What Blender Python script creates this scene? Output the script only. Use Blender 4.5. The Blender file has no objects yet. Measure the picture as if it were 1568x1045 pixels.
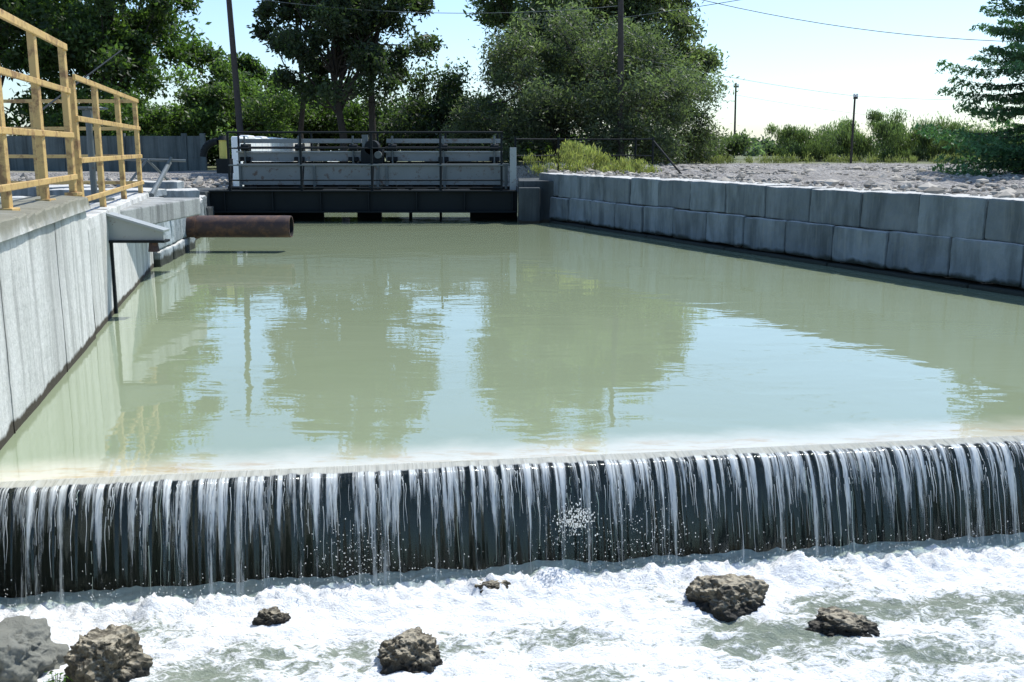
import bpy, bmesh, math, random
import numpy as np
from mathutils import Vector, noise as mn
rng=np.random.default_rng(7); random.seed(7)
scene=bpy.context.scene

# ---------------------------------------------------------------- mesh builder
class MB:
    def __init__(s): s.V=[];s.C=[];s.F={3:[],4:[]};s.M={3:[],4:[]};s.n=0
    def add(s,V,F,mat=0,col=(1,1,1)):
        V=np.asarray(V,float).reshape(-1,3);F=np.asarray(F,int)
        c=np.asarray(col,float)
        if c.ndim==1: c=np.tile(c,(len(V),1))
        s.V.append(V);s.C.append(c)
        k=F.shape[1];s.F[k].append(F+s.n);s.M[k].append(np.full(len(F),mat,int));s.n+=len(V)
    def build(s,name,mats,smooth=False,bevel=0):
        V=np.vstack(s.V);C=np.vstack(s.C)
        me=bpy.data.meshes.new(name)
        loops=[];starts=[];tot=0;mi=[]
        for k in (3,4):
            if s.F[k]:
                F=np.vstack(s.F[k]);loops.append(F.ravel())
                starts.append(tot+np.arange(len(F))*k);tot+=F.size
                mi.append(np.concatenate(s.M[k]))
        loops=np.concatenate(loops);starts=np.concatenate(starts);mi=np.concatenate(mi)
        me.vertices.add(len(V));me.vertices.foreach_set('co',V.ravel().astype(np.float32))
        me.loops.add(len(loops));me.loops.foreach_set('vertex_index',loops.astype(np.int32))
        me.polygons.add(len(starts));me.polygons.foreach_set('loop_start',starts.astype(np.int32))
        me.polygons.foreach_set('material_index',mi.astype(np.int32))
        me.polygons.foreach_set('use_smooth',np.full(len(starts),smooth))
        a=me.color_attributes.new('Col','FLOAT_COLOR','POINT')
        a.data.foreach_set('color',np.hstack([C,np.ones((len(C),1))]).ravel().astype(np.float32))
        me.update(calc_edges=True);me.validate()
        for m in mats: me.materials.append(m)
        ob=bpy.data.objects.new(name,me);scene.collection.objects.link(ob)
        if bevel:
            b=ob.modifiers.new('bev','BEVEL');b.width=bevel;b.segments=2;b.limit_method='ANGLE'
        return ob
BF=[[0,3,2,1],[4,5,6,7],[0,1,5,4],[1,2,6,5],[2,3,7,6],[3,0,4,7]]
def box(mb,x0,x1,y0,y1,z0,z1,mat=0,col=(1,1,1)):
    mb.add([(x0,y0,z0),(x1,y0,z0),(x1,y1,z0),(x0,y1,z0),(x0,y0,z1),(x1,y0,z1),(x1,y1,z1),(x0,y1,z1)],BF,mat,col)
def beam(mb,p0,p1,w,h,mat=0,col=(1,1,1),up=(0,0,1)):
    p0=Vector(p0);p1=Vector(p1);d=(p1-p0).normalized();u=Vector(up)
    if abs(d.dot(u))>.99:u=Vector((0,1,0))
    r=d.cross(u).normalized()*w/2;t=r.cross(d).normalized()*h/2
    V=[p0-r-t,p0+r-t,p0+r+t,p0-r+t,p1-r-t,p1+r-t,p1+r+t,p1-r+t]
    mb.add([tuple(v) for v in V],[[0,1,2,3],[7,6,5,4],[0,4,5,1],[1,5,6,2],[2,6,7,3],[3,7,4,0]],mat,col)
def cyl(mb,p0,p1,r0,r1=None,n=10,mat=0,col=(1,1,1),caps=True):
    r1=r0 if r1 is None else r1
    p0=Vector(p0);p1=Vector(p1);d=(p1-p0).normalized();u=Vector((0,0,1))
    if abs(d.dot(u))>.95:u=Vector((0,1,0))
    a=d.cross(u).normalized();b=d.cross(a)
    V=[]
    for P,r in((p0,r0),(p1,r1)):
        for i in range(n):
            t=2*math.pi*i/n;V.append(tuple(P+a*math.cos(t)*r+b*math.sin(t)*r))
    mb.add(V,[[i,(i+1)%n,n+(i+1)%n,n+i] for i in range(n)],mat,col)
    if caps:
        for P,o in((p0,0),(p1,n)):
            mb.add([tuple(P)]+V[o:o+n],[[0,1+i,1+(i+1)%n] for i in range(n)],mat,col)

# ---------------------------------------------------------------- node helpers
class NT:
    def __init__(s,name):
        s.m=bpy.data.materials.new(name);s.m.use_nodes=True;s.t=s.m.node_tree;s.N=s.t.nodes
        s.p=s.N['Principled BSDF'];s.o=s.N['Material Output'];s.tc=s.N.new('ShaderNodeTexCoord')
    def L(s,a,b): s.t.links.new(a,b)
    def coord(s,scale=(1,1,1),src='Object',rot=(0,0,0)):
        mp=s.N.new('ShaderNodeMapping');mp.inputs['Scale'].default_value=scale;mp.inputs['Rotation'].default_value=rot
        s.L(s.tc.outputs[src],mp.inputs[0]);return mp.outputs[0]
    def noise(s,scale,detail=4,rough=.55,vec=None,dist=0):
        n=s.N.new('ShaderNodeTexNoise');n.inputs['Scale'].default_value=scale;n.inputs['Detail'].default_value=detail
        n.inputs['Roughness'].default_value=rough;n.inputs['Distortion'].default_value=dist
        s.L(vec if vec is not None else s.tc.outputs['Object'],n.inputs['Vector']);return n.outputs['Fac']
    def vor(s,scale,vec=None,out='Distance'):
        n=s.N.new('ShaderNodeTexVoronoi');n.inputs['Scale'].default_value=scale
        s.L(vec if vec is not None else s.tc.outputs['Object'],n.inputs['Vector']);return n.outputs[out]
    def ramp(s,f,stops):
        r=s.N.new('ShaderNodeValToRGB');e=r.color_ramp.elements
        while len(e)<len(stops):e.new(.5)
        for i,(p,c) in enumerate(stops):
            e[i].position=p;e[i].color=(c,c,c,1) if not hasattr(c,'__len__') else (*c,1)
        s.L(f,r.inputs[0]);return r.outputs[0]
    def mix(s,f,a,b,mode='MIX'):
        x=s.N.new('ShaderNodeMix');x.data_type='RGBA';x.blend_type=mode
        for v,i in((f,0),(a,6),(b,7)):
            if hasattr(v,'is_linked') or hasattr(v,'links'): s.L(v,x.inputs[i])
            elif i==0:x.inputs[0].default_value=v
            else:x.inputs[i].default_value=(*v,1)
        return x.outputs[2]
    def math(s,op,a,b=None,clamp=False):
        x=s.N.new('ShaderNodeMath');x.operation=op;x.use_clamp=clamp
        for i,v in enumerate((a,b)):
            if v is None:continue
            if hasattr(v,'links'):s.L(v,x.inputs[i])
            else:x.inputs[i].default_value=v
        return x.outputs[0]
    def mr(s,v,a,b,c=0,d=1):
        x=s.N.new('ShaderNodeMapRange');x.interpolation_type='SMOOTHSTEP'
        for i,q in enumerate((v,a,b,c,d)):
            if hasattr(q,'links'):s.L(q,x.inputs[i])
            else:x.inputs[i].default_value=q
        return x.outputs[0]
    def sep(s,vec):
        x=s.N.new('ShaderNodeSeparateXYZ');s.L(vec,x.inputs[0]);return x.outputs
    def comb(s,a,b,c=0):
        x=s.N.new('ShaderNodeCombineXYZ')
        for i,v in enumerate((a,b,c)):
            if hasattr(v,'links'):s.L(v,x.inputs[i])
            else:x.inputs[i].default_value=v
        return x.outputs[0]
    def bump(s,h,strength=.5,dist=.02,to=None):
        b=s.N.new('ShaderNodeBump');b.inputs['Strength'].default_value=strength;b.inputs['Distance'].default_value=dist
        s.L(h,b.inputs['Height']);s.L(b.outputs[0],(to or s.p).inputs['Normal']);return b.outputs[0]
    def base(s,c):
        if hasattr(c,'links'):s.L(c,s.p.inputs['Base Color'])
        else:s.p.inputs['Base Color'].default_value=(*c,1)
    def rough(s,r):
        if hasattr(r,'links'):s.L(r,s.p.inputs['Roughness'])
        else:s.p.inputs['Roughness'].default_value=r
    def attr(s):
        a=s.N.new('ShaderNodeAttribute');a.attribute_name='Col';return a.outputs['Color']

def m_concrete(name,c0,c1,moss=None,stain=True,bump=.5,sd=.35,sa=.7):
    k=NT(name);n=k.noise(1.3,6,.6);f=k.noise(25,5,.7)
    col=k.mix(k.ramp(n,[(.3,0),(.7,1)]),c0,c1)
    col=k.mix(k.ramp(f,[(.35,.8),(.6,1)]),(.02,.02,.015),col)
    if stain:
        v=k.noise(1,5,.6,k.coord((3.2,3.2,.22)))
        col=k.mix(k.ramp(v,[(.46,0),(.66,sa)]),col,tuple(x*sd for x in c0))
        v2=k.noise(1,4,.6,k.coord((9,9,.35)))
        col=k.mix(k.ramp(v2,[(.56,0),(.72,sa)]),col,tuple(x*sd*.8 for x in c0))
    z=k.sep(k.tc.outputs['Object'])[2]
    wl=k.math('ADD',z,k.math('MULTIPLY',k.noise(4,3),-.12))
    col=k.mix(k.ramp(wl,[(.0,1),(.03,0)]),col,(.045,.035,.02))
    if moss:
        mz=k.math('ADD',z,k.math('MULTIPLY',k.noise(3,5),.35))
        col=k.mix(k.mr(mz,moss[0],moss[1]),col,moss[2])
    k.base(col);k.rough(.9);k.bump(k.math('ADD',k.noise(14,8,.7),k.math('MULTIPLY',k.noise(60,3),.3)),bump,.02)
    return k.m

m_leftwall=m_concrete('left_wall_concrete',(.55,.55,.50),(.70,.69,.64),moss=(1.46,1.66,(.22,.21,.155)),sd=.40,sa=.68)
m_conc=m_concrete('grey_concrete',(.30,.31,.29),(.42,.43,.40))
m_dkconc=m_concrete('dark_concrete',(.05,.06,.06),(.085,.095,.095))
m_fencew=m_concrete('panel_concrete',(.10,.125,.12),(.15,.175,.165),stain=True)
# block wall
k=NT('block_concrete');n=k.noise(1.1,7,.65);col=k.mix(k.ramp(n,[(.3,0),(.7,1)]),(.155,.185,.195),(.27,.30,.305))
col=k.mix(k.ramp(k.noise(1,5,.6,k.coord((2.5,2.5,.6))),[(.45,0),(.65,.75)]),col,(.075,.09,.09))
col=k.mix(k.ramp(k.noise(1,4,.6,k.coord((11,11,1.0))),[(.55,0),(.72,.5)]),col,(.30,.31,.28))
col=k.mix(1.0,col,k.attr(),'MULTIPLY')
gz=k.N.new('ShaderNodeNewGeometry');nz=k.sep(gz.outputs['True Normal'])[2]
col=k.mix(k.mr(nz,.35,.8),col,(.56,.55,.50))  # up-facing faces whitened: sunlight on the block tops put into the colour
zz=k.sep(k.tc.outputs['Object'])[2];wl=k.math('ADD',zz,k.math('MULTIPLY',k.noise(3,4),-.25))
col=k.mix(k.ramp(wl,[(.0,1),(.06,0)]),col,(.03,.035,.025))
k.base(col);k.rough(.92);k.bump(k.math('ADD',k.noise(9,9,.72),k.math('MULTIPLY',k.noise(45,4,.7),.4)),.7,.03);m_block=k.m

def m_paint(name,c,rust=.3,rough=.5,rc=(.10,.045,.02),metal=0,spec=.5):
    k=NT(name);n=k.noise(6,6,.7);n2=k.noise(1.5,4,.6)
    col=k.mix(k.ramp(n2,[(.3,.0),(.7,1)]),c,tuple(min(1,x*1.25) for x in c))
    col=k.mix(k.ramp(n,[(.62-rust*.25,0),(.72-rust*.2,.85)]),col,rc)
    k.base(col);k.rough(rough);k.p.inputs['Metallic'].default_value=metal;k.p.inputs['Specular IOR Level'].default_value=spec;k.bump(n,.25,.005);return k.m
m_yellow=m_paint('yellow_paint',(.54,.36,.13),.5,rc=(.24,.12,.05))
m_steel=m_paint('grey_steel',(.10,.115,.11),.1)
m_dsteel=m_paint('dark_steel',(.010,.013,.014),-.3,.7,spec=.2)
m_lsteel=m_paint('light_steel',(.30,.32,.305),.2)
m_panel=m_paint('gate_panel_paint',(.19,.205,.195),.25)
m_rust=m_paint('rusty_pipe_steel',(.055,.032,.028),.6,.75,(.14,.07,.04))
m_white=m_paint('white_paint',(.75,.76,.74),.05)
m_motor=m_paint('motor_yellow',(.50,.43,.10),.1)
m_black=m_paint('black_rubber',(.012,.012,.012),0)
m_wood=m_paint('pole_wood',(.05,.042,.036),.3,.9,(.03,.025,.02))
m_bark=m_paint('bark',(.035,.028,.022),.3,.95,(.015,.012,.01))
m_house=m_paint('house_brick',(.32,.30,.27),.1)

# leaves
def m_leaf(name,tr=.4):
    k=NT(name);N=k.N
    c=k.attr();k.base(c);k.rough(.5);k.p.inputs['Specular IOR Level'].default_value=.4
    t=N.new('ShaderNodeBsdfTranslucent')
    k.L(k.mix(1.0,c,(1.5,1.8,.8),'MULTIPLY'),t.inputs[0])
    mx=N.new('ShaderNodeMixShader');mx.inputs[0].default_value=tr
    k.L(k.p.outputs[0],mx.inputs[1]);k.L(t.outputs[0],mx.inputs[2]);k.L(mx.outputs[0],k.o.inputs[0]);return k.m
m_lf=m_leaf('foliage',.5);m_needle=m_leaf('needles',.25)

# ---------------------------------------------------------------- foliage
def leaves(mb,P,size,col,mat=1,aspect=.5,vert=0.):
    n=len(P);a=rng.normal(size=(n,3));
    if vert:a[:,2]*=(1+vert*4); a[:,:2]*=(1-vert*.6)
    a/=np.linalg.norm(a,axis=1)[:,None]
    b=rng.normal(size=(n,3));b=np.cross(a,b);b/=np.linalg.norm(b,axis=1)[:,None]
    s=(size*rng.uniform(.6,1.4,n))[:,None]
    a=a*s;b=b*s*aspect
    V=np.stack([P-a,P+b*.9-a*.1,P+a,P-b*.9-a*.1],1).reshape(-1,3)
    F=np.arange(4*n).reshape(-1,4);mb.add(V,F,mat,np.repeat(col,4,0))
def cloud(mb,centers,rads,nper,size,c0,c1,mat=1,aspect=.5,vert=0,flat=.8,dark=.5):
    for c,r in zip(centers,rads):
        n=int(nper*(.7+.6*rng.random()))
        d=rng.normal(size=(n,3));d/=np.linalg.norm(d,axis=1)[:,None]
        rr=r*rng.random(n)**.45*(1+.25*rng.normal(size=n))
        P=np.array(c)+d*rr[:,None]*np.array([1,1,flat])
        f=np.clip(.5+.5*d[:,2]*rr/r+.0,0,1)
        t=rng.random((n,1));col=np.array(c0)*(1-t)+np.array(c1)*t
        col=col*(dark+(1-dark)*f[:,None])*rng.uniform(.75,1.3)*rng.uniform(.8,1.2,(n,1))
        leaves(mb,P,size,col,mat,aspect,vert)
def tree(name,x,y,z0,h,rx,rz,cz,ncl,nper,size,c0,c1,tr=.2,clr=.22,trunks=((0,0),),seed=1,low=-1.,vert=0,aspect=.5,fill=.45,dark=.5,wobk=1.):
    global rng
    rng=np.random.default_rng(seed);mb=MB()
    C=[];R=[]
    while len(C)<ncl:
        d=rng.normal(size=3);d/=np.linalg.norm(d)
        if d[2]<low:continue
        q=rng.random()**fill
        wob=1+wobk*(.22*math.sin(3*math.atan2(d[1],d[0])+seed)+.15*math.sin(5*d[2]*2+seed*2))
        C.append((x+d[0]*rx*q*wob,y+d[1]*rx*q*wob,cz+d[2]*rz*q*(1+.1*rng.normal())));R.append(rx*clr*rng.uniform(.6,1.25))
    for (ox,oy) in trunks:
        top=Vector((x+ox*2.2,y+oy,cz+rz*.5));b=Vector((x+ox,y+oy,z0-.2));prev=b;pr=tr
        for i in range(1,7):
            t=i/6;q=b.lerp(top,t)+Vector((math.sin(i*2.1+seed)*.15,math.cos(i*1.7)*.15,0));r=tr*(1-.75*t)
            cyl(mb,prev,q,pr,r,8,0,caps=False);prev=q;pr=r
    for i,c in enumerate(C):
        if i%2==0:
            ox,oy=trunks[i%len(trunks)];t=rng.uniform(.25,.85)
            st=Vector((x+ox,y+oy,z0)).lerp(Vector((x+ox*2.2,y+oy,cz+rz*.5)),t)
            if c[2]>z0+1:
                mid=st.lerp(Vector(c),.5)+Vector((0,0,-.3))
                cyl(mb,st,mid,tr*.35,tr*.2,5,0,caps=False);cyl(mb,mid,c,tr*.2,tr*.05,5,0,caps=False)
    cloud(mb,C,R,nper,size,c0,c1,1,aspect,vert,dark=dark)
    return mb.build(name,[m_bark,m_lf])

DG0,DG1=(.04,.075,.028),(.08,.125,.042)
MG0,MG1=(.06,.105,.032),(.11,.165,.048)
# left group
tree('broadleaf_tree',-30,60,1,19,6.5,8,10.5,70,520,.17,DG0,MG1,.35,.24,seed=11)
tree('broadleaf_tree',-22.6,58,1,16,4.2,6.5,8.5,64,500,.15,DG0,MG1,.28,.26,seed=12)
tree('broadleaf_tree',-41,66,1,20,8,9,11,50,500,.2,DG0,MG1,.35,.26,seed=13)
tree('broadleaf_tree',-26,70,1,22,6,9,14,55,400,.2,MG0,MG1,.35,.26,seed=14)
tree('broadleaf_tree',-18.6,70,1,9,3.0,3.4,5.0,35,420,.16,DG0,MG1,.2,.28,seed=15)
# centre dark tall trees
tree('poplar_tree',-7.4,48,1,13,3.9,5.2,8.0,150,320,.115,(.035,.055,.03),(.075,.105,.05),.2,.17,trunks=((-.5,0),(.6,.3)),seed=24,fill=.5,low=-.9,wobk=.4)
tree('poplar_tree',-11.0,54,1,13,2.4,4.4,10.0,44,300,.14,(.035,.055,.03),(.075,.105,.05),.17,.24,seed=22,fill=.6)
# large willow
WG0,WG1=(.085,.112,.07),(.17,.20,.125)
tree('willow_tree',3.6,50,1.2,8,6.3,4.6,3.6,170,560,.11,WG0,WG1,.22,.18,trunks=((-1.2,0),(.3,0),(1.4,.2)),seed=31,low=-.5,aspect=.3,fill=.33,dark=.3,wobk=.35)
tree('willow_tree',3.0,59,1.2,15,5.4,5.6,9.6,110,480,.16,(.10,.14,.07),(.19,.23,.11),.35,.21,seed=32,aspect=.4,fill=.38,wobk=.25)
tree('willow_tree',7.4,58,1.2,11,4.2,4.8,7.2,90,450,.14,(.10,.13,.065),(.18,.21,.11),.3,.22,seed=35,aspect=.4,wobk=.2)
# shrubs
tree('shrub',-15.2,56,.9,6,3.6,2.9,3.7,65,420,.11,(.08,.13,.04),(.16,.23,.08),.08,.25,seed=41,low=-.5)
tree('shrub',-20.5,54,.9,5,3.2,2.2,2.8,40,400,.11,MG0,MG1,.08,.26,seed=42,low=-.5)
tree('shrub',-11.5,62,.9,5,4.0,2.6,3.2,55,400,.12,DG0,MG1,.08,.26,seed=43,low=-.5)
tree('shrub',-4.5,60,.9,5,4.2,2.9,3.0,60,400,.12,(.035,.055,.03),(.08,.11,.05),.08,.26,seed=44,low=-.5)
def mass(name,pts,c0,c1,nper,size,seed,vert=0,aspect=.5,flat=.8):
    global rng
    rng=np.random.default_rng(seed);mb=MB();C=[];R=[]
    for (x0,x1,y,z0,zt,n,r) in pts:
        for i in range(n):
            q=rng.random()**.6;xx=x0+(x1-x0)*rng.random()
            ht=z0+(zt-z0)*(.75+.25*math.sin(xx*1.7+seed)*math.sin(xx*.63))*q
            C.append((xx,y+rng.normal()*1.2,max(z0+r*.4,ht-r*.4)));R.append(r*rng.uniform(.6,1.2))
    cloud(mb,C,R,nper,size,c0,c1,0,aspect,vert,flat)
    return mb.build(name,[m_lf])
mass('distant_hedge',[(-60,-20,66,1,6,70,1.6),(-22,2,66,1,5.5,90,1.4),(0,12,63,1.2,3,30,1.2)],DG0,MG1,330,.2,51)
mass('distant_treeline',[(13,34,100,1,3.2,70,1.2),(34,75,105,1,4.2,60,1.6),(60,160,130,1,6,60,3)],(.09,.13,.085),(.14,.18,.115),240,.22,52)
mass('bushes',[(15.8,20.6,60,1.2,4.0,60,.65),(21,26.5,60,1.2,4.5,70,.65),(27,34,62,1.2,3.4,40,.8)],(.095,.13,.065),(.15,.19,.095),400,.10,53,vert=.7,aspect=.22)
mass('bushes',[(9,16,72,1.2,3.0,60,.65)],(.08,.115,.06),(.13,.165,.085),300,.12,54,vert=.4)
mass('weeds',[(.5,2.8,31.5,1.2,2.2,26,.32),(2.6,4.3,31.5,1.2,2.0,22,.3)],(.14,.17,.06),(.40,.37,.17),220,.06,55,vert=.7,aspect=.2)
mass('grass_tuft',[(5,30,53,1.2,1.42,70,.38)],(.13,.15,.075),(.26,.25,.13),110,.08,56,vert=.8,aspect=.2)

# spruce
rng=np.random.default_rng(61);mb=MB();sx,sy=16.3,30.
cyl(mb,(sx,sy,1),(sx,sy,14.5),.2,.03,9,0)
z=1.5;P=[];COL=[]
while z<14:
    L0=max(.3,(1-(z-1)/14.5)*4.5)
    for i in range(6):
        if rng.random()<.12:continue
        az=rng.random()*6.283;L=L0*rng.uniform(.6,1.1);d=np.array([math.cos(az),math.sin(az),0]);side=np.array([-d[1],d[0],0])
        pr=None;bc=rng.uniform(.7,1.3)
        for j in range(17):
            t=j/16;p=np.array([sx,sy,z])+d*L*t+np.array([0,0,-.32*L*math.sin(t*2.0)*.6+.10*L*t*t])
            if pr is not None:cyl(mb,pr,p,.03*(1-t)+.006,.03*(1-t)+.004,4,0,caps=False)
            pr=p
            if t<.15:continue
            for sgn in(-1,1):
                tl=L*.26*(1-t*.55)*rng.uniform(.6,1.1);m=int(12+tl*34)
                u=rng.random(m)[:,None]
                dirv=(side*sgn*.8+d*.6+np.array([0,0,-.25-.2*rng.random()]))
                q=p+dirv*tl*u+rng.normal(size=(m,3))*.035
                P.append(q);COL.append(np.tile(np.array([.055,.12,.05])*bc*(.6+.8*t),(m,1))*rng.uniform(.7,1.3,(m,1)))
    z+=.25
P=np.vstack(P);COL=np.vstack(COL);leaves(mb,P,.075,COL,1,.32)
mb.build('spruce_tree',[m_bark,m_needle])

# ---------------------------------------------------------------- geometry of the channel
def xl(y): return -3.44-.247*(y-6.49) if y<27.5 else -8.64
def xr(y): return 12.84-.432*y if y<28.2 else .66
ax=np.concatenate([-np.geomspace(1500,33,22),np.arange(-32,32.01,.3),np.geomspace(33,1500,22)])
ay=np.concatenate([[-400,-100,-40,-15,-6,-3],np.arange(-1,62,.3),np.geomspace(63,2500,24)])
V=[]
for y in ay:
    a,b=xl(y)-.25,xr(y)+.38
    for x in ax:
        nn=mn.noise((x*.35,y*.35,0));n2=mn.noise((x*1.6,y*1.6,3))
        if a<x<b and y<46: zz=-1.4
        elif x<=a:
            t=min(1,max(0,(y-10.5)/1.0));zz=1.40*(1-t)+1.12*t
            t=min(1,max(0,(y-16.8)/1.0));zz=zz*(1-t)+.72*t
            zz+=.04*n2+(.06*nn if y>18 else 0)
            if y>46: zz=.85+.1*nn
        else:
            d=x-b;zz=1.2+.05*n2+min(1,max(0,d/3))*(.2*nn+.11*n2)
            if y>46: zz=1.2+.1*nn if x>-5 else .85+.1*nn
        V.append((x,y,zz))
nx=len(ax)
I=np.arange(nx*len(ay)).reshape(len(ay),nx)
F=np.stack([I[:-1,:-1],I[:-1,1:],I[1:,1:],I[1:,:-1]],-1).reshape(-1,4)
mb=MB();mb.add(V,F)
k=NT('ground_gravel');n=k.noise(.5,6,.6);f=k.noise(9,8,.75);vv=k.vor(11)
col=k.mix(k.ramp(n,[(.35,0),(.65,1)]),(.40,.365,.31),(.56,.53,.475))
col=k.mix(k.ramp(f,[(.40,.8),(.54,0)]),col,(.12,.10,.08))
col=k.mix(k.ramp(vv,[(.0,.0),(.6,.5)]),col,(.16,.15,.14))
s=k.sep(k.tc.outputs['Object']);dist=k.math('ADD',s[1],k.math('MULTIPLY',k.noise(.3,4),10))
g=k.mix(k.ramp(k.noise(.6,6,.7),[(.35,0),(.7,1)]),(.09,.12,.05),(.24,.23,.12))
col=k.mix(k.mr(dist,52,60),col,g)
k.base(col);k.rough(.95);k.bump(k.math('ADD',f,k.math('MULTIPLY',vv,-.8)),1,.06)
mb.build('ground',[k.m],smooth=False)

# stones
bm=bmesh.new();bmesh.ops.create_icosphere(bm,subdivisions=1,radius=1);IV=np.array([v.co[:] for v in bm.verts]);IF=np.array([[v.index for v in f.verts] for f in bm.faces]);bm.free()
def stones(name,pos,size,mat,seed):
    r=np.random.default_rng(seed);mb=MB()
    for p,s_ in zip(pos,size):
        sc=s_*r.uniform(.5,1.2,3)*np.array([1,1,.65]);V=IV*sc*(1+.18*r.normal(size=(len(IV),1)))
        a=r.random()*6.28;c,s2=math.cos(a),math.sin(a);V=V@np.array([[c,s2,0],[-s2,c,0],[0,0,1]])
        g=r.uniform(.4,1.15);mb.add(V+p,IF,0,np.array([1,.96,.89])*g)
    return mb.build(name,[mat])
k=NT('stone');k.base(k.mix(1.,k.mix(k.noise(7,5),(.32,.295,.255),(.62,.59,.53)),k.attr(),'MULTIPLY'));k.rough(.95);k.bump(k.noise(40,4),.4,.01);m_stone=k.m
r=np.random.default_rng(3);pos=[];sz=[]
while len(pos)<4600:
    y=r.uniform(8,46);d=.5+20*r.random()**1.8;x=xr(y)+d
    if x>30 or (y>31 and x<1.5):continue
    big=r.random()<.09
    pos.append((x,y,1.22+.03*r.random()+(.05 if d<3 else 0)));sz.append(r.uniform(.03,.09)*(2.3 if big else 1))
stones('gravel',np.array(pos),sz,m_stone,5)
pos=[];sz=[]
while len(pos)<900:
    y=r.uniform(18,42);x=xl(y)-.5-12*r.random()**1.5
    pos.append((x,y,.74+.06*r.random()));sz.append(r.uniform(.03,.14)*(1.8 if r.random()<.07 else 1))
stones('rubble',np.array(pos),sz,m_stone,6)

# ---------------------------------------------------------------- block walls
bm=bmesh.new();bmesh.ops.create_cube(bm,size=2);bmesh.ops.subdivide_edges(bm,edges=bm.edges[:],cuts=17,use_grid_fill=True)
TV=np.array([v.co[:] for v in bm.verts]);TF=np.array([[v.index for v in f.verts] for f in bm.faces]);bm.free()
def rblock(mb,c,u,w,L,D,H,amp=.018,r=.035,seed=0,mat=0,g=1.):
    hs=np.array([L/2,D/2,H/2]);p=TV*hs
    inner=np.clip(p,-(hs-r),hs-r);d=p-inner;ln=np.linalg.norm(d,axis=1)[:,None]
    p=np.where(ln>1e-6,inner+d/np.maximum(ln,1e-6)*r,p)
    u=np.array(u);w=np.array(w);z=np.array([0,0,1.])
    q=np.array(c)+p[:,:1]*u+p[:,1:2]*w+p[:,2:]*z
    out=[]
    for a,b,t in zip(q,p,TV):
        edge=(abs(t[0])>.9)+(abs(t[1])>.9)+(abs(t[2])>.9)
        n=Vector(mn.noise_vector((a[0]*2.2+seed,a[1]*2.2,a[2]*2.2)))*amp*.9+Vector(mn.noise_vector((a[0]*9,a[1]*9+seed,a[2]*9)))*amp*(1.3 if edge>=2 else .35)
        out.append(a+np.array(n))
    mb.add(out,TF,mat,np.array([1,1,1])*g)
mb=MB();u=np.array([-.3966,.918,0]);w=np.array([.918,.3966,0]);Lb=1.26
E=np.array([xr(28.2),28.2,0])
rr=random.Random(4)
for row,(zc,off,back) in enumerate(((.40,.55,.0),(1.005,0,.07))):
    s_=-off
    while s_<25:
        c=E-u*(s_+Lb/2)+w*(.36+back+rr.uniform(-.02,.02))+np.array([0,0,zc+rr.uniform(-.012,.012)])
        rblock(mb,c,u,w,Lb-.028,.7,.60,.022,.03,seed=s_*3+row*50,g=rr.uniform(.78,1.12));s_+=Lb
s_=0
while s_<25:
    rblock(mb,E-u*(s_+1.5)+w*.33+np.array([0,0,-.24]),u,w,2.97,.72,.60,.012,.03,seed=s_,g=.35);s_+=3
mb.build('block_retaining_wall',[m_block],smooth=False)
mb=MB();u2=np.array([-.13,.9915,0]);w2=np.array([-.9915,-.13,0]);B0=np.array([-6.0,17.05,0])
for i in range(3):
    rblock(mb,B0+u2*(.58+i*1.16)+w2*.35+np.array([0,0,.56]),u2,w2,1.13,.7,.56,.03,.04,seed=i*9,g=1.6)
    rblock(mb,B0+u2*(.58+i*1.16)+w2*.33+np.array([0,0,0]),u2,w2,1.14,.7,.54,.03,.04,seed=i*7+3,g=1.4)
for i in range(4):
    y=20.8+i*1.75;rblock(mb,(xl(y+.8)-.1,y+.8,.18),(-.24,.97,0),(-.97,-.24,0),1.7,.9,1.15,.05,.06,seed=i*5,g=1.)
mb.build('block_bank_wall',[m_block],smooth=False)

# ---------------------------------------------------------------- left concrete wall
def wallseg(mb,y0,y1,z0,z1,th,off=0,amp=.006,mat=0,topamp=.0):
    ny=max(2,int((y1-y0)/.06));nz=max(2,int((z1-z0)/.06))
    nrm=Vector((.9708,.2398,0))
    V=[];
    prof=[(off,z0+(z1-z0)*i/nz) for i in range(nz+1)]+[(off-.02,z1+.012),(off-th*.5,z1+.015),(off-th,z1)]+[(off-th,z0)]
    prof[nz]=(off-.006,z1)
    for j in range(ny+1):
        y=y0+(y1-y0)*j/ny;P=Vector((xl(y),y,0))
        for i,(o,z) in enumerate(prof):
            n=mn.noise((y*1.5,z*1.5,off*9))*amp+mn.noise((y*9,z*9,1))*amp*.5
            tz=0
            if i>=nz-1 and i<=nz+1:tz=-abs(mn.noise((y*3,7,off)))*topamp-abs(mn.noise((y*13,2,0)))*topamp*.5
            q=P+nrm*(o+n+tz*.6)+Vector((0,0,z+tz));V.append(tuple(q))
    m=len(prof);I=np.arange((ny+1)*m).reshape(ny+1,m)
    F=np.stack([I[:-1,:-1],I[1:,:-1],I[1:,1:],I[:-1,1:]],-1).reshape(-1,4)
    mb.add(V,F,mat)
    for j in(0,ny):
        P=[V[j*m+i] for i in(0,nz,m-2,m-1)];mb.add(P,[[0,1,2,3]],mat)
mb=MB()
wallseg(mb,1.0,10.55,-1.4,1.365,.45,0)
wallseg(mb,1.0,10.58,1.368,1.50,.6,.045,.012,topamp=.05)
wallseg(mb,10.75,12.35,-1.4,1.25,.45,-.03,topamp=.03)
wallseg(mb,12.38,17.0,-1.4,1.25,.45,-.045,topamp=.03)
wallseg(mb,10.5,10.8,-1.4,1.22,.3,-.12)
for y in (4.1,6.9,8.9): wallseg(mb,y,y+.02,0.0,1.36,.1,.006)
mb.build('concrete_channel_wall',[m_leftwall],smooth=False)
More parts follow.
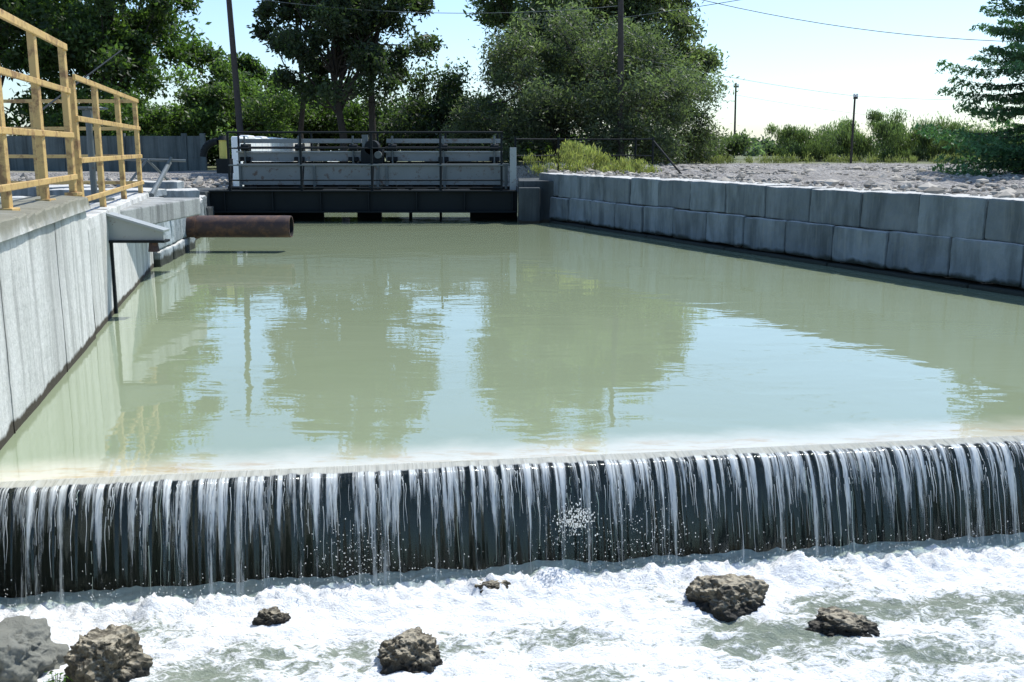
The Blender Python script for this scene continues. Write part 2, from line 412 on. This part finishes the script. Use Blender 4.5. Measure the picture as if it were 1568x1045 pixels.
mb=MB();box(mb,-14,-5.2,12.3,16.9,.9,1.18);box(mb,-12,-4.95,4,10.6,1.3,1.46)
mb.build('concrete_platform',[m_conc],bevel=.02)

# ---------------------------------------------------------------- yellow railing
mb=MB()
def rp(y,o=.2): return xl(y)-o
for y in [3.75,5.2,6.65,8.1,9.55,11.0]:
    beam(mb,(rp(y),y,1.45),(rp(y),y,3.04),.065,.065)
    box(mb,rp(y)-.07,rp(y)+.07,y-.07,y+.07,1.49,1.525)
for z_,t in((3.04,.055),(2.59,.045),(2.13,.045),(1.69,.045)):
    beam(mb,(rp(3.7)+.04,3.7,z_),(rp(11.03)+.04,11.03,z_),.03,t*1.25)
for y in [11.25,12.8,14.8,16.9]: beam(mb,(rp(y,.17),y,1.2),(rp(y,.17),y,2.75),.065,.065)
for z_ in(2.75,2.31,1.86,1.43):
    beam(mb,(rp(11.2,.13),11.2,z_),(rp(16.95,.13),16.95,z_),.03,.06)
    beam(mb,(rp(16.95,.1),16.92,z_-.005),(-14,16.92,z_-.005),.03,.055)
for x in np.arange(-13.9,-6.6,1.5): beam(mb,(x,16.95,1.1),(x,16.95,2.75),.06,.06)
mb.build('yellow_railing',[m_yellow],bevel=.006)
mb=MB();x=rp(14.2,.5)
cyl(mb,(x,14.2,1.1),(x,14.2,2.35),.045);beam(mb,(x,14.2,2.35),(x,14.2,2.5),.12,.12)
for i in range(16):
    a,b=i/16*6.283,(i+1)/16*6.283;cyl(mb,(x+.25*math.cos(a),14.2+.25*math.sin(a),2.53),(x+.25*math.cos(b),14.2+.25*math.sin(b),2.53),.015,n=6)
for i in range(3):
    a=i*2.094;cyl(mb,(x,14.2,2.53),(x+.25*math.cos(a),14.2+.25*math.sin(a),2.53),.012,n=6)
box(mb,x-.2,x+.2,14.0,14.4,1.1,1.3)
mb.build('valve_handwheel',[m_steel],bevel=.005)

# steel bracket on the wall (a thin dark strip below it stands in for the wall groove)
mb=MB();yb=12.2;x0=xl(yb)-.02
nr=Vector((.9708,.2398,0))
beam(mb,Vector((xl(yb),yb,-.4))-nr*.012,Vector((xl(yb),yb,.9))-nr*.012,.03,.09,1,up=(.2398,-.9708,0))
def prism(mb,pts,y0,y1,mat):
    n=len(pts);V=[(x,y0,z) for x,z in pts]+[(x,y1,z) for x,z in pts]
    mb.add(V,[[i,(i+1)%n,n+(i+1)%n,n+i] for i in range(n)],mat)
    mb.add(V,[[3,2,1,0],[4,5,6,7]],mat)
prism(mb,[(x0+.0,1.20),(x0+.66,1.00),(x0+.66,.90),(x0+.0,.90)],yb-.04,yb-.0,0)
beam(mb,(x0,yb+.02,1.215),(x0+.68,yb+.02,1.01),.22,.03,0)
beam(mb,(x0,yb+.02,.885),(x0+.68,yb+.02,.885),.22,.03,1)
cyl(mb,(x0+.52,yb,.88),(x0+.52,yb,.76),.05,.07,10,2)
mb.build('steel_gate_bracket',[m_lsteel,m_dsteel,m_rust],bevel=.004)

# rusty pipe
mb=MB();n=28;py,pz=19.75,.48
xs=[-7.4,-6.35,-4.4,-4.32]
for a,b in zip(xs[:-1],xs[1:]): cyl(mb,(a,py,pz),(b,py,pz),.215,.215 if b<-4.35 else .212,n,0,caps=False)
cyl(mb,(-4.32,py,pz),(-6.5,py,pz),.19,.19,n,1,caps=False)
V=[];
for r_ in(.212,.19):
    for i in range(n):
        t=6.283*i/n;V.append((-4.32,py+r_*math.cos(t),pz+r_*math.sin(t)))
mb.add(V,[[i,(i+1)%n,n+(i+1)%n,n+i] for i in range(n)],0)
cyl(mb,(-6.2,py,pz),(-6.14,py,pz),.235,.235,n,0)
mb.build('rusty_outfall_pipe',[m_rust,m_black],smooth=True).modifiers.new('es','EDGE_SPLIT')

# ---------------------------------------------------------------- sluice bridge
mb=MB()   # mats 0 steel,1 dark,2 light,3 panel,4 concrete dark,5 motor yellow
Y0=27.5
def fx(u): return (u-784)*27.5/1557
box(mb,-8.2,.15,Y0+.06,Y0+.10,.30,.82,1)
box(mb,-8.2,.15,Y0-.08,Y0+.2,.262,.30,1);box(mb,-8.2,.15,Y0-.08,Y0+.2,.822,.86,1)
for x in np.arange(-7.8,.1,1.3): box(mb,x,x+.03,Y0-.05,Y0+.058,.302,.82,1)
box(mb,-8.2,.15,Y0+.22,29.6,.74,.80,1)
box(mb,-8.2,.15,29.62,29.72,.24,.82,1)
for u_ in(352,462,570,675,768):
    x=fx(u_);beam(mb,(x,Y0,.86),(x,Y0,2.40),.06,.06,1)
    beam(mb,(x,Y0+.05,.86),(x,Y0+.35,1.5),.04,.04,1)
for z_ in(2.40,1.98,1.53,1.13,.93):
    cyl(mb,(fx(352),Y0-.03,z_),(fx(770),Y0-.03,z_),.02 if z_<2.3 else .028,n=8,mat=0 if z_<1.6 and z_>1.2 else 1)
for u_ in(356,470,574,680,762):
    x=fx(u_)*1.04;beam(mb,(x,29.45,.82),(x,29.45,2.42),.05,.05,1)
for z_ in(2.42,1.98): cyl(mb,(fx(352)*1.05,29.45,z_),(fx(768),29.45,z_),.024,n=8,mat=1)
box(mb,-7.55,-.12,28.2,28.26,.98,1.50,3)
box(mb,-7.6,-.08,28.15,28.5,1.502,1.56,0)
for x in(-7.55,-5.5,-3.75,-3.5,-1.9,-.2): box(mb,x,x+.07,28.14,28.198,.87,1.50,0)
for x in np.arange(-7.3,-.4,.62): box(mb,x,x+.22,28.1,28.19,.87,.955,1)
for a,b in((-7.7,-4.25),(-3.55,-.3)):
    box(mb,a,b,28.75,28.95,1.62,1.86,3);box(mb,a-.04,b+.04,28.70,29.0,1.862,1.90,2)
    box(mb,a,b,28.95,29.15,2.12,2.24,3)
    cyl(mb,(a,28.7,2.0),(b,28.7,2.0),.03,n=8,mat=1)
    for f_ in(.06,.5,.94):
        x=a+(b-a)*f_-.08
        box(mb,x,x+.16,28.8,29.1,.84,2.1,1);cyl(mb,(x+.08,28.68,1.55),(x+.08,28.68,2.32),.03,n=8,mat=0)
        cyl(mb,(x-.02,28.7,2.0),(x+.2,28.7,2.0),.1,n=14,mat=1);box(mb,x-.06,x+.22,28.66,28.74,1.62,1.74,1)
box(mb,-7.7,-.3,29.2,29.24,.84,1.6,1)
box(mb,-4.2,-3.6,28.4,28.9,1.58,1.98,1);cyl(mb,(-3.9,28.4,2.0),(-3.9,28.9,2.0),.2,n=16,mat=1);cyl(mb,(-4.1,28.6,1.98),(-4.1,28.6,2.35),.09,n=12,mat=0)
cyl(mb,(-3.7,28.35,1.8),(-3.7,28.2,1.8),.1,n=16,mat=0);box(mb,-4.25,-3.55,28.3,29.0,.86,1.5,0)
cyl(mb,(-7.95,28.2,1.7),(-7.95,28.2,2.2),.12,n=16,mat=5);cyl(mb,(-7.95,28.2,2.2),(-7.95,28.2,2.32),.17,.1,n=16,mat=1)
box(mb,-8.12,-7.76,28.0,28.4,1.3,1.69,1)
pv=None
for i in range(8):
    t=i/7*1.57;p=(-8.1-.42*math.sin(t),28.2,1.75+.42*math.cos(t))
    if pv:cyl(mb,pv,p,.10,.10,10,1,caps=False)
    pv=p
box(mb,-.06,.12,27.7,28.3,.86,2.0,2)
edges=[(-8.2,fx(475)),(fx(530),fx(570)),(fx(615),fx(620)),(fx(665),fx(669)),(fx(715),.15)]
for a,b in edges: box(mb,a,b,29.3,29.4,-1,.9,1)
mb.build('sluice_gate_bridge',[m_steel,m_dsteel,m_lsteel,m_panel,m_dkconc,m_motor],bevel=.006)
mb=MB();box(mb,.18,1.2,27.35,30,-1.4,1.12);box(mb,.18,.75,27.0,27.34,-1.4,.95)
box(mb,-9.4,-8.22,27.2,30,-1.4,.84);box(mb,-9.0,-8.0,26.6,27.18,-1.4,.45)
mb.build('bridge_abutment',[m_dkconc],bevel=.03)

# rubble slabs on left bank
mb=MB()
for (cx,cy,cz,lx,ly,lz,a) in((-8.6,21.5,.85,2.2,1.2,.16,.2),(-9.6,24,.95,2.6,1.0,.18,-.15),(-8.3,24.8,.9,1.2,.9,.2,.4),(-7.7,19.6,.86,1.8,1.0,.14,.1),(-10.2,20.5,.9,2,1.3,.2,-.3),(-9.3,26.2,1.05,1.5,.9,.2,.1),(-11.5,25,.95,2.2,1.1,.25,.3)):
    c,s2=math.cos(a),math.sin(a);rblock(mb,(cx,cy,cz),(c,s2,0),(-s2,c,0),lx,ly,lz,.03,.03,seed=cx,g=1.4)
mb.build('concrete_slabs',[m_block],smooth=False)
mb=MB();cyl(mb,(-8.0,22.5,.95),(-9.0,26.8,1.6),.06,n=8);cyl(mb,(-9.2,26,.9),(-8.8,26.4,1.75),.04,n=8)
cyl(mb,(-10.6,26,1.72),(-8.5,26.6,1.66),.035,n=8);cyl(mb,(-9.9,25.8,.9),(-9.4,26.3,1.7),.035,n=8);cyl(mb,(-8.9,27,.9),(-9.4,26.3,1.7),.035,n=8)
mb.build('scrap_steel_frame',[m_steel])
mb=MB();cyl(mb,(-6.9,15.0,2.5),(-9.0,24,4.2),.015,n=6);mb.build('guy_cable',[m_dsteel])

# panel wall at the back left
mb=MB();x=-70
while x<-15.2:
    x1=min(x+3,-15.1);box(mb,x+.12,x1-.12,50,50.1,.6,2.55,0);box(mb,x-.12,x+.115,49.94,50.16,.6,2.68,0);
    box(mb,x+.12,x1-.12,49.985,49.998,1.5,1.54,0);x=x1
box(mb,-15.22,-14.98,49.94,50.16,.6,2.68,0)
mb.build('precast_panel_fence',[m_fencew],bevel=.01)
mb=MB();n=34
for i in range(n):
    t0=i/n;t1=(i+.93)/n
    a=Vector((-8.9,33,0)).lerp(Vector((-15.3,92,0)),t0);b=Vector((-8.9,33,0)).lerp(Vector((-15.3,92,0)),t1)
    beam(mb,(a.x,a.y,1.5),(b.x,b.y,1.5),.3,1.7+.12*(i%2))
mb.build('white_parapet',[m_white],bevel=.05)
mb=MB();
pts=[(.1,31),(1.45,32),(3.9,32.3),(4.2,30.5)]
for x,y in pts: cyl(mb,(x,y,1.0),(x,y,2.32),.03,n=8)
for a,b in zip(pts[:-1],pts[1:]):
    for z_ in(2.25,1.75): cyl(mb,(a[0],a[1],z_),(b[0],b[1],z_),.02,n=8)
cyl(mb,(4.2,30.5,2.2),(4.9,29.5,1.25),.03,n=8)
mb.build('pipe_fence',[m_dsteel])
# house
mb=MB();hx,hy=-15.6,86
box(mb,hx-2.6,hx+1.6,hy,hy+6,1,3.7,0)
V=[(hx-3,hy-.3,3.7),(hx+2,hy-.3,3.7),(hx+2,hy+6.3,3.7),(hx-3,hy+6.3,3.7),(hx-3,hy+3,5.2),(hx+2,hy+3,5.2)]
mb.add(V,[[0,1,5,4],[2,3,4,5],[0,3,2,1]],1);mb.add(V,[[0,4,3],[1,2,5]],0)
for x in(hx-1.9,hx-.3): box(mb,x,x+.9,hy-.03,hy-.005,2,3,2)
box(mb,hx+.9,hx+1.4,hy-.03,hy-.005,1,3,2)
mb.build('brick_house',[m_house,m_conc,m_black])

# poles and wires
def pole(name,x,y,z1,r,tilt=0,arms=()):
    mb=MB();cyl(mb,(x,y,.8),(x+tilt,y,z1),r,r*.7,12)
    for z_,w_ in arms:
        beam(mb,(x+tilt*.9-w_,y-.1,z_),(x+tilt*.9+w_,y-.1,z_),.08,.1)
        for s_ in(-1,-.5,.5,1): cyl(mb,(x+tilt*.9+s_*w_*.9,y-.1,z_+.05),(x+tilt*.9+s_*w_*.9,y-.1,z_+.2),.03,n=6,mat=1)
    return mb.build(name,[m_wood,m_white])
pole('utility_pole',-11.85,45,10.5,.155,-.35,((10.1,.8),))
pole('utility_pole',4.75,44.5,10.5,.15,-.2,((10.2,.8),))
pole('utility_pole',17.4,80,6.9,.09,-.1,((6.6,.2),))
pole('utility_pole',16.6,50,4.5,.065,0,((4.35,.1),))
def wire(name,a,b,sag,r=.012):
    cu=bpy.data.curves.new(name,'CURVE');cu.dimensions='3D';cu.bevel_depth=r;sp=cu.splines.new('POLY');n=24;sp.points.add(n)
    for i in range(n+1):
        t=i/n;p=Vector(a).lerp(Vector(b),t);p.z-=sag*4*t*(1-t);sp.points[i].co=(*p,1)
    ob=bpy.data.objects.new(name,cu);cu.materials.append(m_steel);scene.collection.objects.link(ob)
wire('power_line',(4.6,44.5,9.0),(34,44,7.2),1.6,.016)
wire('power_line',(4.6,44.5,7.4),(22,30,9.3),.3,.013)
wire('power_line',(4.7,44.5,5.9),(16.6,50,4.45),.15,.008)
wire('power_line',(16.6,50,4.45),(34,52,4.6),.25,.008)
wire('power_line',(17.3,80,6.7),(4.6,44.5,5.2),.3,.008)
wire('power_line',(17.3,80,6.0),(40,84,3.6),.3,.009)
wire('power_line',(-12.1,45,9.9),(4.6,44.5,9.9),1.2,.013)
wire('power_line',(-12.1,45,8.4),(4.6,44.5,7.9),.5,.013)
wire('power_line',(-12.1,45,8.6),(-40,44,9.5),.7,.013)

# ---------------------------------------------------------------- water
CD=np.array([.989,.148,0]);CN=np.array([.148,-.989,0]);C0=np.array([0,6.2,0])
def cp(s_,r_,z_=0): return C0+CD*s_+CN*r_+np.array([0,0,z_])
a=cp(-3.7,-.10);b=cp(10.2,-.10)
me=bpy.data.meshes.new('river_water')
me.from_pydata([tuple(a),tuple(b),(1.0,28.3,0),(1.0,46.5,0),(-9.3,46.5,0),(-9.3,27,0),(-6.9,17,0)],[],[[0,1,2,3,4,5,6]])
ob=bpy.data.objects.new('river_water',me);scene.collection.objects.link(ob)
k=NT('murky_water');s=k.sep(k.tc.outputs['Object'])
d=k.math('MULTIPLY',k.math('SUBTRACT',s[1],k.math('ADD',6.2,k.math('MULTIPLY',s[0],.15))),.989)
dn=k.math('ADD',d,k.math('MULTIPLY',k.math('SUBTRACT',k.noise(1.6,4,.6),.5),.5))
col=k.mix(k.noise(.25,3),(.245,.295,.175),(.29,.335,.215))
col=k.mix(k.mr(dn,.7,.08),col,(.62,.59,.46))
stn=k.ramp(k.noise(5,5,.7,k.coord((.5,1.5,1))),[(.48,0),(.63,.75)])
col=k.mix(k.math('MULTIPLY',stn,k.mr(dn,.42,.2)),col,(.46,.34,.17))
k.base(col);k.rough(.015);k.p.inputs['IOR'].default_value=1.68
w1=k.noise(1.1,3,.5,k.coord((.7,1.5,1)),.6);w2=k.noise(7,2,.5,k.coord((.8,1.3,1)),.3)
patch=k.mr(k.noise(.22,2),.35,.65,.2,1)
k.bump(k.math('ADD',w1,k.math('MULTIPLY',k.math('MULTIPLY',w2,patch),.10)),.11,.05)
me.materials.append(k.m)

# falling sheet
FO=.27
def traj(o): return -.012-.66*(o/FO)**2
ds=.0085;S=np.arange(-3.75,10.2,ds);ns=len(S)
def n1(freq,seed):
    r=np.random.default_rng(seed);m=int((S[-1]-S[0])*freq)+4;v=r.normal(size=m);x=(S-S[0])*freq
    i=x.astype(int);f=x-i;f=f*f*(3-2*f);return v[i]*(1-f)+v[i+1]*f
rid=.6*n1(14,1)+.5*n1(31,2)+.25*n1(80,3);reach=n1(2.2,5)
O=np.concatenate([np.linspace(-.11,0,7)[:-1],FO*1.03*np.linspace(0,1,34)**.75])
V=[];UV=[]
for o in O:
    if o<0: z_=.004-.016*((o+.11)/.11)**2;q=0
    else: z_=traj(o);q=min(1,o/.06)
    amp=.008*(.25+q*.75)
    rr_=o*(1+.05*reach*q)+rid*amp
    zz=z_+rid*.0065*(1 if o>-.08 else 0)*(1-q*.5)
    V.append(C0+S[:,None]*CD+rr_[:,None]*CN+np.stack([0*S,0*S,np.zeros(ns)+zz],1))
    UV.append(np.stack([S,np.full(ns,-z_/.67 if o>=0 else o*.3)],1))
V=np.vstack(V);UV=np.vstack(UV);I=np.arange(ns*len(O)).reshape(len(O),ns)
F=np.stack([I[:-1,:-1],I[1:,:-1],I[1:,1:],I[:-1,1:]],-1).reshape(-1,4)
mb=MB();mb.add(V,F)
k=NT('falling_water');N=k.N
uvn=N.new('ShaderNodeUVMap');uvn.uv_map='UV';su=k.sep(uvn.outputs[0])
A_=k.noise(1,1,.5,k.comb(k.math('MULTIPLY',su[0],18),k.math('MULTIPLY',su[1],.55)),.1)
A2=k.noise(1,2,.5,k.comb(k.math('MULTIPLY',su[0],3.1),k.math('MULTIPLY',su[1],.3),9.))
B_=k.noise(1,3,.6,k.comb(k.math('MULTIPLY',su[0],55),k.math('MULTIPLY',su[1],1.2),3.3))
D_=k.noise(1,3,.7,k.comb(k.math('MULTIPLY',su[0],130),k.math('MULTIPLY',su[1],7),7.3))
m_=k.math('ADD',k.math('ADD',k.math('MULTIPLY',A_,.45),k.math('MULTIPLY',A2,.12)),k.math('ADD',k.math('MULTIPLY',B_,.27),k.math('MULTIPLY',D_,.16)))
th=k.math('ADD',.462,k.math('MULTIPLY',k.mr(su[1],-.05,.7),.09))
mask=k.math('MULTIPLY',k.mr(k.math('SUBTRACT',m_,th),-.015,.085),k.mr(su[1],.12,.95,1.,.5))
top=k.mr(su[1],.016,-.012)
mask=k.math('MAXIMUM',mask,top)
k.base(k.mix(top,(.94,.96,.90),(.66,.64,.52)));k.rough(.08);k.p.inputs['IOR'].default_value=1.5
tl=N.new('ShaderNodeBsdfTranslucent');tl.inputs[0].default_value=(.97,.98,.92,1)
m1=N.new('ShaderNodeMixShader');m1.inputs[0].default_value=.3;k.L(k.p.outputs[0],m1.inputs[1]);k.L(tl.outputs[0],m1.inputs[2])
tp=N.new('ShaderNodeBsdfTransparent');tp.inputs[0].default_value=(.76,.82,.76,1)
gl=N.new('ShaderNodeBsdfGlossy');gl.inputs['Roughness'].default_value=.1;gl.inputs[0].default_value=(.8,.85,.8,1)
m2=N.new('ShaderNodeMixShader');m2.inputs[0].default_value=.04;k.L(tp.outputs[0],m2.inputs[1]);k.L(gl.outputs[0],m2.inputs[2])
m3=N.new('ShaderNodeMixShader');k.L(mask,m3.inputs[0]);k.L(m2.outputs[0],m3.inputs[1]);k.L(m1.outputs[0],m3.inputs[2]);k.L(m3.outputs[0],k.o.inputs[0])
k.bump(m_,.9,.03)
ob=mb.build('weir_waterfall',[k.m],smooth=True)
uvl=ob.data.uv_layers.new(name='UV');li=np.zeros(len(ob.data.loops),np.int32);ob.data.loops.foreach_get('vertex_index',li)
uvl.data.foreach_set('uv',UV[li].ravel().astype(np.float32))
# strands and drops
k=NT('water_white');k.base((.92,.94,.91));k.rough(.15);t=k.N.new('ShaderNodeBsdfTranslucent');t.inputs[0].default_value=(.97,.98,.95,1)
mx=k.N.new('ShaderNodeMixShader');mx.inputs[0].default_value=.4;k.L(k.p.outputs[0],mx.inputs[1]);k.L(t.outputs[0],mx.inputs[2]);k.L(mx.outputs[0],k.o.inputs[0]);m_drop=k.m
r=np.random.default_rng(9);mb=MB()
for i in range(620):
    s_=r.uniform(-3.5,9.8);o0=r.uniform(.02,.14);o1=min(FO,o0+r.uniform(.04,.16));w_=r.uniform(.0008,.0030);pv=None;ex=r.uniform(.0,.02)
    for j in range(9):
        o=o0+(o1-o0)*j/8;p=cp(s_+.004*math.sin(j+i),o+ex,traj(o))
        if pv is not None and r.random()>.15:cyl(mb,pv,p,w_*(1.05-j/12),w_*(1-j/12),5,0,caps=False)
        pv=p
OV=np.array([[1,0,0],[-1,0,0],[0,1,0],[0,-1,0],[0,0,1],[0,0,-1]],float);OF=np.array([[0,2,4],[2,1,4],[1,3,4],[3,0,4],[2,0,5],[1,2,5],[3,1,5],[0,3,5]])
def drops(n,sc,rc,zc,ss,rs,zs,sz=(.002,.006)):
    for i in range(n):
        s_=r.normal(sc,ss);rr_=r.normal(rc,rs);z_=r.normal(zc,zs)
        if z_<-.66:z_=-.66+abs(r.normal())*.05
        mb.add(OV*r.uniform(*sz)*np.array([1,1,1.4])+cp(s_,max(rr_,.03),z_),OF)
drops(320,.36,.27,-.30,.06,.03,.05,(.0018,.006));drops(180,.36,.27,-.42,.18,.04,.12,(.001,.0038))
drops(280,-1.0,.29,-.45,.14,.03,.12,(.001,.0042));drops(200,.85,.29,-.42,.17,.04,.1,(.001,.0042))
for sc in np.arange(-3.4,9.5,.22): drops(44,sc,.35,-.60,.2,.06,.07,(.0015,.0042))
mb.build('water_spray',[m_drop],smooth=True)
# weir wall
mb=MB();V=[tuple(cp(s_,r_,z_)) for z_ in(-1.4,-.035) for s_,r_ in((-3.7,-.01),(10.2,-.01),(10.2,-.6),(-3.7,-.6))]
mb.add(V,BF)
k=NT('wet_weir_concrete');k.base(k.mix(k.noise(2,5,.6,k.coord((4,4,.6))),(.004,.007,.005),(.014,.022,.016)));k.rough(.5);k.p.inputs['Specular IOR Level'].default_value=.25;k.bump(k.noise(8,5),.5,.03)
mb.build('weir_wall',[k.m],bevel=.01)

# lower water with foam
ds=.020;S2=np.arange(-3.9,10.0,ds);R2=np.concatenate([np.arange(.02,1.9,ds),np.geomspace(1.95,9,24)])
V=[];FC=[]
for q in R2:
    for s_ in S2:
        p=cp(s_,q)
        wx=mn.noise((s_*1.7,q*1.7,8))*.35
        n=mn.noise((s_*2.2,q*3.5,0));n2=1-2*abs(mn.noise((s_*5+wx,q*8+wx*3,2)));n3=mn.noise((s_*19,q*22,5))
        near=max(0,1-abs(q-.38)/.26)
        mound=near*(.02+.11*max(0,mn.noise((s_*3.1,4,0))+.15)+.06*abs(n3)+.06*abs(mn.noise((s_*8,q*8,1))))
        fm=mn.fractal((s_*1.3+3+wx,q*2.4,1.),.9,2.1,4)
        z_=-.70+.028*n+.024*n2+.013*n3+mound
        w=.78+.55*fm+.48*max(0,1-q/.8)+.15*n2
        for (cx,cy,rx_,ry_,amt) in((-1.85,1.35,.45,.35,.7),(1.55,1.25,.55,.22,.6),(2.5,.95,.7,.16,.55),(2.3,1.5,.7,.2,.6),(.15,1.45,.3,.15,.4),(-2.2,.62,.3,.1,.4)):
            w-=amt*math.exp(-((s_-cx)/rx_)**2-((q-cy)/ry_)**2)
        V.append((p[0],p[1],z_));FC.append((min(1.25,max(0,w)),0,0))
n_=len(S2);I=np.arange(n_*len(R2)).reshape(len(R2),n_)
F=np.stack([I[:-1,:-1],I[1:,:-1],I[1:,1:],I[:-1,1:]],-1).reshape(-1,4)
mb=MB();mb.add(V,F,0,np.array(FC))
k=NT('foaming_water');sr=k.sep(k.attr())[0]
vec=k.coord((1,1.5,1));nn=k.noise(7,8,.7,vec,1.6);n4=k.noise(38,5,.7,vec,.6);vo=k.vor(30,k.coord((1,1.6,1)))
f=k.math('ADD',sr,k.math('ADD',k.math('MULTIPLY',k.math('SUBTRACT',nn,.5),2.4),k.math('MULTIPLY',k.math('SUBTRACT',n4,.5),.95)))
f=k.math('SUBTRACT',f,k.math('MULTIPLY',k.mr(vo,.5,.1),.18))
fm=k.mr(f,.22,.78)
k.base(k.mix(fm,(.25,.285,.215),(.87,.88,.86)));k.rough(k.mr(fm,0,1,.08,.6));k.p.inputs['IOR'].default_value=1.33
k.bump(k.math('ADD',k.math('MULTIPLY',f,.7),k.math('MULTIPLY',n4,.5)),.6,.035)
mb.build('foaming_water',[k.m],smooth=True)

# ---------------------------------------------------------------- rocks
k=NT('mossy_rock');n=k.noise(5,7,.7);v=k.vor(26);z=k.sep(k.tc.outputs['Object'])[2]
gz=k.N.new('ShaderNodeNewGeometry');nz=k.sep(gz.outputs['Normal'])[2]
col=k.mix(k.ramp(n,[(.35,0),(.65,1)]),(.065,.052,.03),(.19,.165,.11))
col=k.mix(k.mr(nz,.4,.95),col,(.34,.30,.215))  # sunlit tops painted in: colour lightens where the surface faces up
col=k.mix(k.ramp(v,[(.05,.8),(.3,0)]),col,(.03,.025,.016))
col=k.mix(k.ramp(k.noise(13,5,.7),[(.42,.8),(.5,0)]),col,(.05,.04,.022))
col=k.mix(k.mr(k.math('ADD',z,k.math('MULTIPLY',k.noise(8,3),.06)),-.575,-.63),col,(.02,.018,.012))
k.base(col);k.rough(.8);k.bump(k.math('ADD',k.math('MULTIPLY',n,.8),v),1,.03);m_rock=k.m
k=NT('grey_rock');n=k.noise(4,7,.65);k.base(k.mix(n,(.12,.125,.10),(.27,.27,.23)));k.rough(.9);k.bump(k.noise(14,8,.7),.9,.025);m_rock2=k.m
def rock(x,y,w,dpt,h,seed,mat=None,rug=.5,sink=.45):
    bm=bmesh.new();bmesh.ops.create_icosphere(bm,subdivisions=6,radius=1)
    for v_ in bm.verts:
        c=v_.co.copy();n=mn.fractal((c.x*1.1+seed,c.y*1.1,c.z*1.1),.8,2.1,5)
        n2=-abs(mn.noise((c.x*5+seed,c.y*5,c.z*5)))*.16-abs(mn.noise((c.x*11+seed,c.y*11,c.z*11)))*.09
        c*=1+.40*n+rug*n2
        c.z=max(-.9,min(c.z,.85+.12*mn.noise((c.x*2,c.y*2,seed))))
        v_.co=(x+c.x*w/2,y+c.y*dpt/2,-.69+(c.z+1-2*sink)*h/(2-2*sink))
    me=bpy.data.meshes.new('rock');bm.to_mesh(me);bm.free();me.materials.append(mat or m_rock)
    for p in me.polygons:p.use_smooth=True
    ob=bpy.data.objects.new('rock',me);scene.collection.objects.link(ob)
rock(1.28,5.62,.47,.38,.18,1);rock(1.87,5.30,.38,.26,.10,2,rug=.8);rock(-.53,4.93,.34,.3,.17,3.3,rug=1.)
rock(-1.38,5.36,.19,.15,.10,4,rug=.9);rock(-2.10,4.76,.38,.34,.27,5.5,rug=1.0,sink=.35);rock(-2.62,4.84,.44,.45,.25,6,m_rock2,.25,.35)
rock(-.12,5.76,.34,.14,.10,7,rug=.8)
rock(3.9,5.1,.5,.4,.2,9);rock(5.2,6.0,.4,.3,.15,10)
rng=np.random.default_rng(8);mb=MB();P=np.array([-2.27,4.58,-.60])+rng.normal(size=(45,3))*np.array([.03,.02,.03])
leaves(mb,P,.014,np.tile(np.array([.10,.20,.03]),(45,1))*rng.uniform(.6,1.5,(45,1)),0,.35)
for i in range(9):
    p=P[i*5];cyl(mb,(-2.27,4.58,-.72),tuple(p),.003,.0015,4,0,(.05,.1,.02))
mb.build('water_plant',[m_lf])

# ---------------------------------------------------------------- light, world, camera
az=math.radians(42);el=math.radians(57)
sd=Vector((math.sin(az)*math.cos(el),math.cos(az)*math.cos(el),math.sin(el)))
sl=bpy.data.lights.new('sun','SUN');sl.energy=5;sl.angle=math.radians(.5);sl.color=(1,.98,.94)
so=bpy.data.objects.new('sun',sl);so.rotation_euler=sd.to_track_quat('Z','Y').to_euler();scene.collection.objects.link(so)
w=bpy.data.worlds.new('World');scene.world=w;w.use_nodes=True;nt=w.node_tree
sk=nt.nodes.new('ShaderNodeTexSky');sk.sky_type='NISHITA';sk.sun_disc=False;sk.sun_elevation=el;sk.sun_rotation=az
sk.air_density=1.0;sk.dust_density=.8;sk.ozone_density=2.5
tint=nt.nodes.new('ShaderNodeMix');tint.data_type='RGBA';tint.blend_type='MULTIPLY';tint.inputs[0].default_value=1;tint.inputs[7].default_value=(1.10,1.23,1.36,1)
nt.links.new(sk.outputs[0],tint.inputs[6]);nt.links.new(tint.outputs[2],nt.nodes['Background'].inputs[0]);nt.nodes['Background'].inputs[1].default_value=.15
cam=bpy.data.cameras.new('camera');co=bpy.data.objects.new('camera',cam);scene.collection.objects.link(co)
cam.sensor_width=36;cam.lens=35.33;cam.clip_end=6000;cam.clip_start=.05
co.location=(0,0,2);co.rotation_euler=(math.radians(90-10.9),0,0);scene.camera=co
scene.view_settings.view_transform='Standard';scene.view_settings.look='None';scene.view_settings.exposure=0
